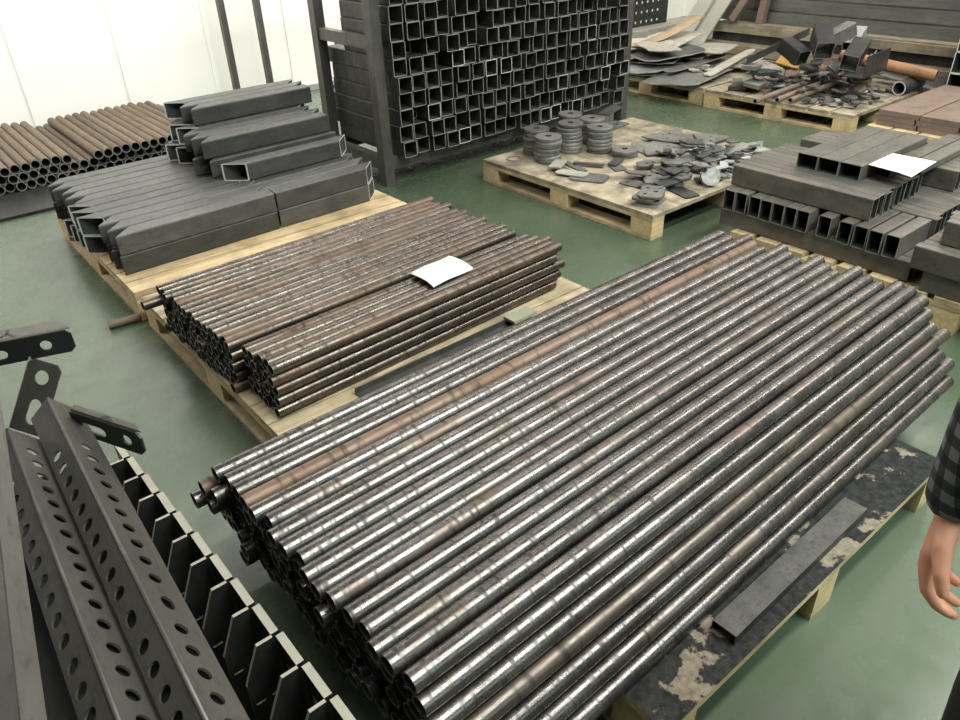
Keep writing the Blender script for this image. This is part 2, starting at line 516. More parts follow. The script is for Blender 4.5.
# ------------------------------------------------------------------ the two short bundles
ds, ps, hs = .0424, .0429, .0426
sm_meshes = [round_tube('short_tube', L, .0203, .0172, M['tube_small'], M['edge_dull']) for L in (1.34, 1.36, 1.38)]
RS = radians(2.6)
def put_small(x, y, z, me, lab, grp):
    dx, dy = x - .66, y - 2.4
    tag(link('steel_tube', me, None, (.66 + dx * cos(RS) - dy * sin(RS), 2.4 + dx * sin(RS) + dy * cos(RS), z), (random.random() * 6.28, 0, RS)), lab, 'tube', grp)
for b, (ya, n) in enumerate(((2.232, 15), (1.990, 5))):
    nm = ('wide', 'narrow')[b]
    for k in range(5):
        off = 0.0
        for j in range(n):
            back = n - 1 - j
            x = .675 + random.uniform(-.009, .009) + (.030 if b else 0)
            if k < 4 and random.random() < .06: x -= random.uniform(.005, .02)
            if b == 0 and k == 3 and back == 0: x -= .07
            if k == 4: lab = f'short round tube, {ORD[back]} from the back on top of the {nm} bundle'
            elif j == 0 and b == 1: lab = f'short tube on the near side of the narrow bundle, {ORD[k]} layer up'
            else: lab = f'tube end, {ORD[back]} from back in {ORD[k]} layer up of the {nm} bundle'
            put_small(x, ya + off + j * ps, .1650 + k * .0412, sm_meshes[(j * 5 + k) % 3], lab, f'short tubes of the {nm} bundle')
# paper draped over the narrow bundle
mb = MB()
rows = []
for i in range(9):
    u = i / 8
    yy = -.075 + .15 * u; zz = .004 - .035 * max(0, .28 - u) ** 1.3 + .006 * sin(u * 3)
    rows.append([(x * .215 - .1, yy + .02 * x, zz + .012 * max(0, x - .6) ** 1.2 + .004 * sin(x * 5)) for x in [q / 8 for q in range(9)]])
mb.loft(rows, 0, True, closed=False)
me = mb.mesh('paper_sheet', [M['paper']])
o = link('paper_sheet', me, None, (1.530, 2.143, .3595), (0, 0, radians(2)))
o.modifiers.new('thickness', 'SOLIDIFY').thickness = .0006
tag(o, 'white paper sheet lying on the narrow bundle of short tubes', 'paper')
# flat bar and olive board on the pallet in front of the narrow bundle
mb = MB().box(0, .80, -.03, .03, 0, .005).box(0, .80, -.03, -.025, .005, .026).box(0, .80, .025, .03, .005, .026)
tag(link('steel_channel', mb.mesh('dark_channel', [M['square_dark']]), None, (.98, 1.905, .1445), (0, 0, radians(1.2))), 'dark brown open channel lying between the narrow bundle and the biggest bundle', 'channel')
tag(link('board_offcut', MB().box(-.062, .062, -.032, .032, 0, .012).mesh('olive_board', [M['olive']]), None, (1.745, 1.925, .1712), (0, 0, radians(2))), 'small olive-green board piece lying across the dark channel', 'board')
# rusty bar stub on floor
tag(link('rusty_pipe', round_tube('pipe_stub', .135, .0185, .014, M['tube_brown'], M['edge_dark']), None, (.522, 3.325, .0187), (0, 0, radians(-6))), 'rusty brown pipe piece on the green floor poking from under a pallet', 'pipe')

# ------------------------------------------------------------------ mitred square tubes near the wall
RQ = radians(2.0)
def put_sq(name, L, x, y, z, ml, mr, lab, grp, w=.1, h=.0955):
    me = rect_tube(name, L, w, h, .006, M['square'], M['edge'] if (ml < 0 or 0 < mr < .5 or 0 < ml < .5) else M['edge_dull'], ml, mr)
    dx, dy = x - .69, y - 3.5
    return tag(link(name, me, None, (.69 + dx * cos(RQ) - dy * sin(RQ), 3.5 + dx * sin(RQ) + dy * cos(RQ), z), (0, 0, RQ)), lab, 'tube', grp)
for k in range(2):
    for j in range(11):
        opened = (j in (3, 4, 5)) if k == 1 else (j in (3, 4, 5, 6))
        ml = -1.0 if opened else 1.0
        x = .74 + random.uniform(-.012, .012) - (.035 if opened else 0)
        layer = ('lower', 'upper')[k]
        y = 3.555 + j * .1035
        put_sq('square_tube', .765 - (x - .74), x, y, .1925 + k * .0965, ml, 1.0 if j else .15,
               f'square tube with {"open" if opened else "pointed"} mitred left end, {ORD[j]} from front, {layer} layer, left half', 'mitred square tubes on the pallet by the wall')
        mr = 1.0 if j < 3 else -1.0
        put_sq('square_tube', .61 + random.uniform(-.012, .012), 1.517, y, .1925 + k * .0965, 1.0 if j else .15, mr,
               f'square tube with mitred right end, {ORD[j]} from front, {layer} layer, right half', 'mitred square tubes on the pallet by the wall')
z1 = .144 + 2 * .0965 + .0005
layers = [('third', z1, [(1.425, 3.835, -1, .68, 1), (1.40, 4.02, 1, .7, -1), (1.35, 4.125, 1, .72, -1), (1.40, 4.23, 1, .7, 1), (1.38, 4.335, -1, .7, 1), (1.36, 4.44, -1, .72, 1), (1.37, 4.545, 1, .7, 1)]),
          ('fourth', z1 + .0965, [(1.37, 4.055, 1, .74, .1), (1.36, 4.16, 1, .76, 1), (1.36, 4.265, 1, .75, 1), (1.40, 4.37, -1, .74, 1), (1.40, 4.475, -1, .74, 1), (1.40, 4.5785, 1, .74, 1)]),
          ('topmost', z1 + 2 * .0965, [(1.46, 4.40, 1, .73, .1), (1.44, 4.505, 1, .75, 1), (1.42, 4.608, -1, .76, 1)])]
for nm, z, row in layers:
    for j, (x, y, ml, L, mr) in enumerate(row):
        x += {'third': .03, 'fourth': .05, 'topmost': .075}[nm]
        put_sq('square_tube', L, x, y, z + .048, ml, mr, f'square tube with mitred ends, {ORD[j]} from front in the {nm} layer of the stepped pile', 'stepped pile of square tubes')

# ------------------------------------------------------------------ brown pipes by the wall
pm = [round_tube('brown_pipe', L, .0318, .0265, M['tube_brown'], M['edge_dull']) for L in (1.27, 1.29, 1.31)]
for k in range(3):
    for j in range(25):
        x = .47 + j * .0645 + (k % 2) * .03225
        if k == 2 and x > 1.02 and x < 1.17: continue
        if k == 2 and j > 23: continue
        yf = 5.70 + random.uniform(-.02, .02) - (.04 if (k == 2 and x > 1.1) else 0)
        me = pm[(j + k) % 3]
        lv = ('bottom', 'middle', 'top')[k]
        tag(link('brown_pipe', me, None, (x, yf, .0525 + k * .0557), (0, 0, pi / 2)), f'brown rusty pipe, {ORD[j]} from the left in the {lv} row beside the white wall', 'pipe', 'brown pipes on the floor by the wall')

tag(link('dark_layer', MB().box(-.45, .42, -.25, 1.52, 0, .02).box(.42, 1.32, .5, 1.52, 0, .02).mesh('dark_sheet', [M['black_plate']]), None, (.72, 5.45, 0)), 'dark flat layer on the floor under the brown pipes', 'sheet')  # dark flat layer beneath the pipes and a little in front

# ------------------------------------------------------------------ storage rack full of square tubes
rack = thing('storage_rack', 'dark welded steel rack holding rows of square tubes', 'rack', (3.68, 4.42, 0))
def rbox(n, x0, x1, y0, y1, z0, z1): return link(n, MB().box(x0 - 3.68, x1 - 3.68, y0 - 4.42, y1 - 4.42, z0, z1).mesh(n, [M['frame']]), rack)
for x in (2.495, 4.785):
    for y in (4.05, 4.72): rbox('post', x, x + .068, y, y + .075, 0, 1.75)
    rbox('side_rail', x + .005, x + .063, 4.125, 4.72, .10, .18)
    rbox('side_rail', x + .012, x + .062, 4.125, 4.72, .835, .905)
    rbox('side_rail', x + .012, x + .062, 4.125, 4.72, 1.55, 1.62)
for y in (4.06, 4.73): rbox('long_rail', 2.563, 4.785, y, y + .055, .10, .185)
rbox('long_rail', 2.563, 4.785, 4.73, 4.785, 1.6, 1.67)
rt = {}
for L in (.56, .80, .90):
    rt[L] = rect_tube('rack_tube', L, .0985, .0985, .004, M['square_dark'], M['edge_dull'])
rt_bright = rect_tube('rack_tube_bright_end', .80, .0985, .0985, .004, M['square_dark'], M['edge'])
for r in range(10):
    xs = []; x = 2.645 + random.uniform(-.008, .01)
    while x < 4.735:
        xs.append(x)
        x += .0992 + (random.choice((.002, .008, .012, .018, .024)) if random.random() < .9 else .035)
    for c, x in enumerate(xs):
        short = r in (6, 7, 8, 9)
        yf = 3.975 + random.choice((0, 0, .008, -.012, .015, .02, -.015)) + random.uniform(-.012, .012)
        if random.random() < .07: yf += random.uniform(.05, .16)
        me = rt[.56] if short else rt[random.choice((.80, .90))]
        if not short and random.random() < .15: me = rt_bright
        if r >= 7 and c < 8 and random.random() < .5: me = rt_bright if not short else me
        tag(link('square_tube', me, None, (x, yf, .2345 + r * .0988), (0, 0, pi / 2)),
            f'square tube in the steel rack, {ORD[c]} from left post, {ORD[r]} row from bottom', 'tube', 'square tubes stored in the rack')

# steel uprights standing in front of the wall
up = thing('steel_upright_frame', 'two thin dark steel uprights standing in front of the white wall', 'frame', (2.9, 6.85, 0))
for x in (-.165, .165):
    link('upright', MB().box(x - .025, x + .025, -.03, .03, .05, 2.4).mesh('upright', [M['frame']]), up)
link('foot_rail', MB().box(-.25, .25, -.04, .04, 0, .05).mesh('foot_rail', [M['frame']]), up)

# ------------------------------------------------------------------ ring stacks and scrap on the middle pallet
def ring_mesh(ro, ri, th, mats):
    mb = MB(); n = 28; c = .002
    def ci(r, z): return [(r * cos(2 * pi * i / n), r * sin(2 * pi * i / n), z) for i in range(n)]
    mb.loft([ci(ri, 0), ci(ro - c, 0)], 0); mb.loft([ci(ro - c, 0), ci(ro, c), ci(ro, th - c), ci(ro - c, th)], 0, True)
    mb.loft([ci(ro - c, th), ci(ri, th)], 0); mb.loft([ci(ri, th), ci(ri, 0)], 1)
    return mb.mesh('ring', mats)
ring = ring_mesh(.084, .021, .0226, [M['scrap'], M['inner']])
stacks = [(3.372, 3.560, 7, 'leftmost stack'), (3.300, 3.375, 7, 'front stack'), (3.56, 3.435, 8, 'middle stack'), (3.690, 3.290, 7, 'right-hand stack'),
          (3.812, 3.470, 7, 'stack behind the right-hand one'), (3.800, 3.665, 7, 'rearmost stack'), (3.73, 3.105, 2, 'low pair')]
for x, y, n, nm in stacks:
    for k in range(n):
        tag(settle(link('steel_ring', ring, None, (x + random.uniform(-.006, .006), y + random.uniform(-.006, .006), .1447 + k * .0230), (0, 0, random.random() * 6)), fixed=True),
            f'thick grey steel ring, {ORD[n - 1 - k]} from top of the {nm} of rings', 'ring', 'stacked steel rings')

def piece(name, label, cat, x, y, outline, holes, th, mat, rz=0, group=None, base=.1447, tilt=(0, 0), edge=None):
    me = plate_mesh(name, outline, holes, th, [M[mat], M[edge or mat]], 1)
    o = link(name, me, None, (x, y, .3), (tilt[0], tilt[1], rz))
    settle(o, base)
    return tag(o, label, cat, group)
G1 = 'steel offcuts on the middle pallet'
fan = lambda r, a, n=7: [(0, 0)] + [(r * cos(a * k / n - a / 2), r * sin(a * k / n - a / 2)) for k in range(n + 1)]
def cfan(r, a): 
    q = fan(r, a); mx = r * .55
    return [(x - mx, y) for x, y in q]
piece('steel_plate', 'rounded grey plate lying near the left edge of the ring pallet', 'plate', 3.235, 2.95, rpoly(.22, .15, .03), [], .010, 'scrap', radians(-64), G1)
piece('steel_plate', 'second rounded grey plate tucked under the one at the pallet edge', 'plate', 3.20, 3.06, rpoly(.2, .09, .03), [], .006, 'scrap_pale', radians(-70), G1)
piece('steel_ring', 'flat thin ring lying alone at the pallet corner left of the stacks', 'ring', 3.18, 3.56, hole(0, 0, .055, 24), [hole(0, 0, .04, 20)], .004, 'scrap', 0, G1)
for i, (x, y, w, h, rz) in enumerate(((3.18, 2.44, .19, .13, 20), (3.19, 2.45, .19, .13, 26), (3.17, 2.45, .19, .13, 14), (3.185, 2.44, .19, .13, 30))):
    piece('punched_plate', f'punched grey plate, {ORD[3 - i]} from the top of the small pile at the front corner', 'plate', x, y, rpoly(w, h, .03), [hole(-.05, .03, .012), hole(.05, .03, .012), hole(0, -.02, .014), hole(.06, -.035, .009)], .012, 'scrap', radians(rz), G1)
for i, (x, y, w, h, rz, mat, lab) in enumerate((
    (3.33, 2.70, .14, .08, 95, 'scrap', 'small grey plate with one hole, standing between rounded plate and punched pile'),
    (3.45, 2.66, .18, .09, 50, 'scrap', 'slotted grey plate behind the punched pile'),
    (3.33, 3.17, .24, .05, 78, 'scrap', 'narrow grey strip in front of the ring stacks'),
    (3.24, 3.22, .16, .08, 30, 'scrap_pale', 'pale grey tab in front of the front ring stack'),
    (3.40, 3.11, .2, .035, 120, 'scrap_dark', 'dark crossed strip in front of the ring stacks'),
    (3.50, 2.96, .13, .08, 60, 'scrap', 'small grey tab right of the rounded plate'),
    (3.55, 3.02, .15, .06, 20, 'scrap_dark', 'dark folded tab beside the low ring pair'),
    (3.42, 2.40, .17, .10, 75, 'scrap_dark', 'dark plate at the front corner right of the punched pile'),
    (3.34, 2.56, .16, .05, 110, 'scrap_dark', 'dark strip beside the punched pile'),
    (3.60, 2.68, .20, .09, 40, 'scrap', 'grey strip in the middle of the ring pallet'),
    (4.16, 3.62, .34, .13, 8, 'scrap', 'punched flat bar at the far edge behind the rings'),
    (4.02, 3.50, .26, .09, 20, 'scrap_dark', 'dark flat bar behind the rings at the far edge'))):
    piece('steel_plate', lab, 'plate', x, y, rpoly(w, h, .012), [hole(w * .25, 0, h * .16)] if i in (0, 1, 10) else [], .008, mat, radians(rz), G1)
for i, (x, y, r, a, rz, lab) in enumerate((
    (4.00, 3.06, .34, 62, 150, 'large fan-shaped grey plate nearest the rings'),
    (4.00, 2.96, .35, 60, 118, 'fan-shaped plate with a notch lying on the nearest one'),
    (4.22, 3.12, .34, 60, 200, 'fan-shaped plate in the middle of the fan pile'),
    (4.28, 3.02, .32, 58, 60, 'fan-shaped plate at the far side of the fan pile'),
    (4.34, 2.90, .30, 50, 25, 'fan-shaped plate reaching towards the far pallet edge'))):
    piece('fan_plate', lab, 'plate', x, y, cfan(r, radians(a)), [hole(-.02, .04, .008, 8), hole(.02, -.05, .008, 8), hole(.07, .0, .008, 8), hole(-.03, -.02, .012, 8)], .009, 'scrap', radians(rz), G1)
# long bright angle bar, discs, crumbs
mb = MB().box(-.33, .33, -.03, .03, 0, .004).box(-.33, .33, .026, .03, .004, .05)
tag(settle(link('angle_bar', mb.mesh('angle_bar', [M['shiny']]), None, (4.14, 2.62, .182), (0, radians(1), radians(-13)))), 'bright steel angle bar at the right of the ring pallet', 'angle bar', G1)
for i, (x, y, tl, lab) in enumerate(((3.50, 2.53, 0, 'grey round disc lying flat near the punched pile'), (3.63, 2.57, 0, 'second grey round disc lying behind the first'), (3.63, 2.385, 1, 'round grey disc tipped on edge at the front pallet edge'))):
    me = plate_mesh('steel_disc', hole(0, 0, .055, 20), [], .026, [M['scrap'], M['scrap']], 1)
    tag(settle(link('steel_disc', me, None, (x, y, .3), (radians(58) if tl else 0, 0, radians(-38)))), lab, 'disc', G1)
# small loose offcuts
def jag(r, n):
    a0 = random.random() * 6
    return [(r * random.uniform(.55, 1) * cos(a0 + 2 * pi * k / n), r * random.uniform(.4, .8) * sin(a0 + 2 * pi * k / n)) for k in range(n)]
for i in range(26):
    x = 3.40 + .75 * random.random(); y = 2.40 + .52 * random.random()
    piece('steel_plate_scrap', 'palm-sized grey cut plate scattered between punched pile and fan plates', 'offcut', x, y, jag(random.uniform(.07, .12), random.choice((4, 5, 6))), [hole(0, 0, .012, 8)] if i % 3 == 0 else [], .008, random.choice(('scrap', 'scrap_dark', 'scrap')), random.random() * 6, 'palm-sized plates scattered on the ring pallet', tilt=(random.uniform(-.12, .12), random.uniform(-.12, .12)))
for i in range(60):
    x = 3.62 + .62 * random.random(); y = 2.36 + .42 * random.random()
    mt = random.choice(('scrap_dark', 'scrap', 'scrap_dark', 'scrap', 'shiny'))
    piece('steel_offcut', 'small loose metal offcut heaped between the discs and bright angle bar', 'offcut', x, y, jag(random.uniform(.03, .07), random.choice((4, 5, 6))), [], random.uniform(.004, .014), mt, random.random() * 6, 'small offcuts heaped on the ring pallet', tilt=(random.uniform(-.25, .25), random.uniform(-.25, .25)))

# ------------------------------------------------------------------ sheet offcuts on the left rear pallet
resting.clear()
G2 = 'sheet offcuts on the rear pallet'
sheets = [
    (6.10, 4.84, .86, .5, 5, 'scrap_dark', 'lowest dark sheet at the far side of the rear pile'),
    (6.40, 4.84, .7, .5, -18, 'scrap_dark', 'low dark sheet at the far right of the rear pile'),
    (5.86, 4.78, .66, .5, 22, 'scrap_pale', 'low pale sheet at the left end of the rear pile'),
    (5.84, 4.22, .80, .60, 12, 'scrap', 'large grey sheet overhanging the front edge of the rear pallet'),
    (5.80, 4.68, .70, .56, -10, 'scrap', 'grey sheet at the left end of the rear pallet'),
    (6.15, 4.78, .80, .55, 20, 'scrap_dark', 'dark grey sheet lower in the left pile'),
    (6.35, 4.32, .90, .50, 8, 'scrap', 'wide grey sheet in the middle of the rear pallet'),
    (5.95, 4.86, .66, .48, -25, 'scrap', 'grey sheet near the far left corner of the rear pallet'),
    (6.40, 4.72, .80, .5, 35, 'scrap_dark', 'dark torn sheet across the middle of the rear pile'),
    (6.02, 4.58, .7, .42, -12, 'scrap_dark', 'dark sheet under the pale ones at the left of the pile'),
    (6.34, 4.86, .75, .5, 10, 'scrap_pale', 'big pale sheet with ragged edge in the rear pile'),
    (6.08, 4.92, .6, .45, -35, 'scrap_pale', 'pale sheet lying under the bent tan strip'),
    (6.58, 4.48, .7, .4, 18, 'scrap_pale', 'pale sheet lying towards the dark stack behind'),
    (6.62, 4.86, .6, .4, -5, 'scrap_pale', 'pale sheet at the far corner of the rear pallet'),
    (6.20, 4.36, 1.0, .13, 3, 'scrap', 'long narrow grey strip running across the rear pallet'),
    (6.32, 4.10, 1.1, .10, 12, 'scrap_pale', 'long pale strip near the gap between rear pallets'),
    (6.60, 4.16, .6, .34, 14, 'scrap_pale', 'pale sheet at the back beside the long pale strip'),
    (5.92, 4.62, .46, .34, 60, 'scrap_pale', 'small pale folded sheet on top of the left pile'),
    (6.45, 4.60, .6, .16, 40, 'scrap', 'narrow grey sheet slanting across the top of the pile'),
]
for x, y, w, h, rz, mat, lab in sheets:
    ol = []
    for k in range(14):
        a = 2 * pi * k / 14
        ol.append((w / 2 * max(-1, min(1, 1.35 * cos(a))) * random.uniform(.86, 1), h / 2 * max(-1, min(1, 1.35 * sin(a))) * random.uniform(.82, 1)))
    me = plate_mesh('sheet_offcut', ol, [], .010, [M[mat], M['scrap_pale']], 1)
    tag(settle(link('sheet_offcut', me, None, (x, y, .3), (random.uniform(-.07, .07), random.uniform(-.09, .03), radians(rz)))), lab, 'sheet', G2)
for i in range(12):
    x = 5.82 + .5 * random.random(); y = 4.02 + .26 * random.random()
    piece('sheet_scrap', 'short torn strip of sheet lying on the large grey sheet', 'offcut', x, y, jag(random.uniform(.05, .11), 5), [], .006, random.choice(('scrap', 'scrap_pale')), random.random() * 6, 'torn strips on the large sheet', edge='scrap_pale')
# curved brown strip
mb = MB(); rows = []
for i in range(15):
    u = i / 14
    x = -.46 + .92 * u; z = .01 + .17 * u * u
    rows.append([(x, -.075, z), (x, .075, z)])
mb.loft(rows, 0, True, closed=False)
o = link('curved_strip', mb.mesh('curved_strip', [M['rust'] if False else plain('tan_bent_strip', (.42, .31, .19), .55, .1, 10, .3)]), None, (6.32, 4.86, .30), (0, 0, radians(-3)))
settle(o)
o.location.z += .008
o.modifiers.new('thickness', 'SOLIDIFY').thickness = .006
tag(o, 'tan bent metal strip curving up out of the sheet pile', 'strip')
# pale boards leaning at the back
for i, (y, w, dx) in enumerate(((5.30, .15, 0), (5.12, .16, .03))):
    o = link('leaning_board', MB().box(-.012, .012, -w / 2, w / 2, 0, 1.5).mesh('leaning_board', [plain('pale_leaning_board', (.50, .47, .40), .6, 0, 6, .2)]), None, (6.98 + dx, y, 0.008), (radians(30), radians(4), 0))
    tag(o, ('pale board leaning behind the sheet pile, beside white wall gap', 'second pale board leaning just right of the first one')[i], 'board')

# ------------------------------------------------------------------ mixed scrap on the right rear pallet
resting.clear()
G3 = 'dark scrap on the rear pallet'
def lay(o, label, cat, fixed=False): return tag(settle(o, fixed=fixed), label, cat, G3)
for i, (x, y, z, L, ry, lab) in enumerate((
    (5.44, 3.26, .170, .95, -5, 'thin brown pipe poking furthest out over the pallet edge'),
    (5.585, 3.16, .172, .85, -5, 'thin brown pipe second from left at the pallet edge'),
    (5.64, 3.08, .172, .70, -5, 'thin dark brown pipe right of the other two at the pallet edge'))):
    lay(link('thin_pipe', round_tube('thin_pipe', L, .021, .0155, M['red_brown'], M['edge_dull']), None, (x, y, z), (0, radians(ry), radians(-5))), lab, 'pipe', True)
def prof(name, label, L, w, h, x, y, rz, ry=0, rx=0, mat='scrap_dark'):
    lay(link(name, rect_tube(name, L, w, h, .005, M[mat], M['edge_dull']), None, (x, y, .6), (radians(rx), radians(ry), radians(rz))), label, 'offcut')
def ang(name, label, L, w, x, y, rz, ry=0, rx=0, mat='scrap_dark', cat='angle'):
    mb = MB().box(0, L, 0, w, 0, .007).box(0, L, 0, .007, .007, w)
    lay(link(name, mb.mesh(name, [M[mat]]), None, (x, y, .6), (radians(rx), radians(ry), radians(rz))), label, cat)
def rpipe(name, label, L, r, ri, x, y, rz, ry, mat, edge):
    lay(link(name, round_tube(name, L, r, ri, M[mat], M[edge]), None, (x, y, .6), (0, radians(ry), radians(rz))), label, 'pipe')
for i in range(85):
    x = 5.72 + .46 * random.random(); y = 2.62 + .78 * random.random()
    mt = random.choice(('scrap_dark', 'scrap_dark', 'scrap', 'scrap', 'black_plate', 'shiny'))
    piece('steel_offcut', 'small loose offcut at the front edge of the dark scrap heap', 'offcut', x, y, jag(random.uniform(.03, .085), random.choice((4, 5, 6))), [], random.uniform(.006, .014), mt, random.random() * 6, 'small offcuts on the dark scrap heap', tilt=(random.uniform(-.3, .3), random.uniform(-.3, .3)))
for i, (x, y, w, h, mat, lab) in enumerate(((5.85, 3.64, .24, .16, 'scrap_dark', 'dark folded plate at the left end of the scrap pallet'), (5.80, 3.50, .18, .14, 'scrap', 'grey plate beside the dark folded plate'),
    (5.78, 3.60, .16, .11, 'scrap_pale', 'pale tab on the folded plates'), (5.9, 3.50, .2, .12, 'scrap_dark', 'dark square cap on the folded plates'), (5.84, 3.58, .2, .12, 'scrap', 'grey cap topmost on the folded plates'))):
    piece('folded_plate', lab, 'plate', x, y, rpoly(w, h, .01), [], .03, mat, random.uniform(-.5, .5), G3, tilt=(random.uniform(-.15, .15), random.uniform(-.15, .15)))
ang('steel_angle', 'brown flat angle along the left side of the scrap heap', .7, .07, 5.98, 3.78, -8, -3, mat='red_brown')
piece('punched_plate', 'grey plate with bright hole standing behind the thin pipes', 'plate', 6.08, 3.56, rpoly(.32, .24, .04), [hole(.02, 0, .022), hole(-.09, .02, .015)], .01, 'scrap_pale', .4, G3, tilt=(.35, -.35))
for i in range(50):
    x = 6.0 + .55 * random.random(); y = 2.70 + 1.0 * random.random()
    mt = random.choice(('scrap_dark', 'scrap_dark', 'scrap', 'red_brown'))
    piece('steel_offcut', 'loose dark offcut inside the dark scrap heap', 'offcut', x, y, jag(random.uniform(.07, .13), random.choice((4, 5, 6))), [], random.uniform(.01, .02), mt, random.random() * 6, 'offcuts inside the dark scrap heap', tilt=(random.uniform(-.4, .4), random.uniform(-.4, .4)))
prof('grey_box_offcut', 'low grey box offcut under the bright silver one', .30, .14, .12, 6.66, 3.20, -6, 0, 0, 'scrap')
prof('grey_box_offcut', 'second grey box offcut just under the bright silver one', .28, .13, .11, 6.66, 3.18, 12, 0, 0, 'scrap')
prof('bright_box_offcut', 'bright silver box offcut tilted up at the top of the heap', .32, .11, .09, 6.62, 3.18, 14, -16, 0, 'shiny')
ang('steel_angle', 'wide dark angle at the right front of the heap', .46, .16, 5.92, 2.68, 6)
ang('steel_angle', 'long dark angle running back across the scrap pallet', .95, .06, 5.80, 3.60, 1, -7)
rpipe('large_pipe', 'wide dark pipe with bright rim at the right of the scrap heap', .30, .055, .045, 6.44, 2.62, -4, -3, 'scrap_dark', 'edge')
prof('box_offcut', 'open dark square tube lying at the front of the heap', .34, .13, .12, 6.02, 2.86, 16, -14, 8, 'black_plate')
prof('box_offcut', 'dark square box offcut in the middle of the scrap heap', .26, .14, .14, 6.10, 3.12, 40, -24, 0, 'black_plate')
prof('box_offcut', 'dark square box offcut left of the middle one', .24, .12, .12, 6.16, 3.32, 75, -20, 0, 'black_plate')
rpipe('rusty_pipe', 'orange rusty pipe lying on top of the scrap heap', .74, .046, .038, 6.62, 2.44, 102, -7, 'rust', 'edge_dark')
prof('grey_box_offcut', 'grey box offcut left of the bright silver one', .28, .11, .11, 6.46, 3.32, -20, -20, 0, 'scrap')
ang('bar_offcut', 'pale brown flat bar on the heap in front of the orange pipe', .36, .04, 6.20, 2.78, 20, -3, 0, 'red_brown')
ang('grey_channel', 'grey channel lying behind the orange pipe', .5, .10, 6.86, 2.45, 84, -6, 0, 'scrap')
piece('ochre_plate', 'ochre yellow plate piece at the back of the scrap heap', 'plate', 6.58, 3.66, rpoly(.26, .2, .02), [], .012, 'yellow', .3, G3, tilt=(.2, -.2))

# ------------------------------------------------------------------ red-brown boards at the right edge
for k in range(3):
    for j in range(4):
        tag(link('steel_board', MB().box(-.52, .52, -.135, .135, 0, .034).mesh('steel_board', [M['red_brown']]), None, (6.03, 2.20 - j * .282 + .02 * (k % 2), .145 + k * .0355), (0, 0, 0)),
            f'red-brown flat steel board, {ORD[j]} from the scrap heap, {("bottom", "middle", "top")[k]} layer', 'board', 'red-brown boards on the right pallet')
for c in range(2):
    for k in range(5):
        me = rect_tube('square_tube', .32, .15, .154, .006, M['square_dark'], M['edge'])
        tag(link('square_tube', me, None, (6.69 + .004 * k, 2.300 - c * .152, .0785 + k * .155), (0, 0, 0)), f'dark square tube behind the red-brown boards, {ORD[k]} from the floor, {("nearer", "further from")[c]} the scrap heap', 'tube', 'square tubes behind the red-brown boards')

# ------------------------------------------------------------------ long steel sections stacked behind the rear pallets
zz = 0.0
lv = [(7.04, .16, 'wood_brown', 5.0), (7.06, .10, 'wood_brown', 4.95), (7.16, .09, 'square_dark', 4.9), (7.10, .09, 'wood_brown', 4.85), (7.26, .118, 'long_dark', 5.0), (7.28, .118, 'long_dark', 5.0), (7.30, .118, 'long_dark', 5.0), (7.32, .118, 'long_dark', 5.0), (7.34, .118, 'long_dark', 5.0)]
for k, (x, h, mat, ye) in enumerate(lv):
    mb = MB().box(x, x + .42, .6, ye, zz, zz + h - .016).box(x + .03, x + .40, .62, ye - .02, zz + h - .016, zz + h - .0005)
    tag(link('long_steel_section', mb.mesh('long_section', [M[mat]]), None), f'long steel section in the stack behind the scrap, {ORD[k]} from the floor', 'beam', 'long sections stacked at the back')
    zz += h
for i, (px_, y0, tx, lab) in enumerate(((7.125, 4.66, -32, 'rusty square post leaning against the long dark stack'), (7.21, 4.40, -5, 'rusty upright post beside the leaning one at the dark stack'))):
    o = link('rusty_post', rect_tube('rusty_post', 1.0, .075, .075, .004, M['red_brown'], M['edge_dull']), None, (px_, y0, .445 + (.02 if i == 0 else 0)))
    o.rotation_euler = (Matrix.Rotation(radians(-tx), 3, 'X') @ Matrix.Rotation(radians(-90), 3, 'Y')).to_euler()
    tag(o, lab, 'post')
tag(link('flat_board', MB().box(-.115, .115, -1.1, 1.1, 0, .13).mesh('flat_board', [M['wood_brown']]), None, (6.89, 3.75, 0)), 'tan wooden board on the floor between scrap pallets and the long stack', 'board')

# ------------------------------------------------------------------ perforated channels behind the rack
def perf_strip(L, h):
    hs = [hole(.06 + .1 * k, h / 2, .017, 8) for k in range(int((L - .05) / .1))]
    return plate_mesh('perforated_channel', [(0, 0), (L, 0), (L, h), (0, h)], hs, .006, [M['black_plate'], M['black_plate']], 0)
for k in range(5):
    L = 1.25
    me = perf_strip(L, .105)
    me.transform(Matrix.Rotation(radians(90), 4, 'X'))
    bm = bmesh.new(); bm.from_mesh(me)
    for (x0, x1, y0, y1, z0, z1) in ((0, L, 0, .12, 0, .005), (0, L, 0, .12, .100, .105)):
        vs = [bm.verts.new(p) for p in ((x0, y0, z0), (x1, y0, z0), (x1, y1, z0), (x0, y1, z0), (x0, y0, z1), (x1, y0, z1), (x1, y1, z1), (x0, y1, z1))]
        for f in ((3, 2, 1, 0), (4, 5, 6, 7), (0, 1, 5, 4), (1, 2, 6, 5), (2, 3, 7, 6), (3, 0, 4, 7)): bm.faces.new([vs[i] for i in f])
    bm.to_mesh(me); bm.free()
    tag(link('perforated_channel', me, None, (6.93, 6.3, .195 + k * .107)), f'dark perforated channel behind the rack, {ORD[k]} from the bottom of its stack', 'channel', 'perforated channels behind the rack')
tag(link('support_beam', rect_tube('support_beam', 1.9, .34, .09, .006, M['scrap_pale'], M['scrap_pale']), None, (6.85, 6.28, .148)), 'grey flat beam under the perforated channels', 'beam')
for x in (7.1, 8.4):
    tag(link('wood_bearer', MB().box(-.05, .05, -.2, .2, 0, .102).mesh('bearer', [M['wood_brown']]), None, (x, 6.28, 0)), 'wooden bearer block under the grey flat beam', 'block', 'bearers under the grey beam')

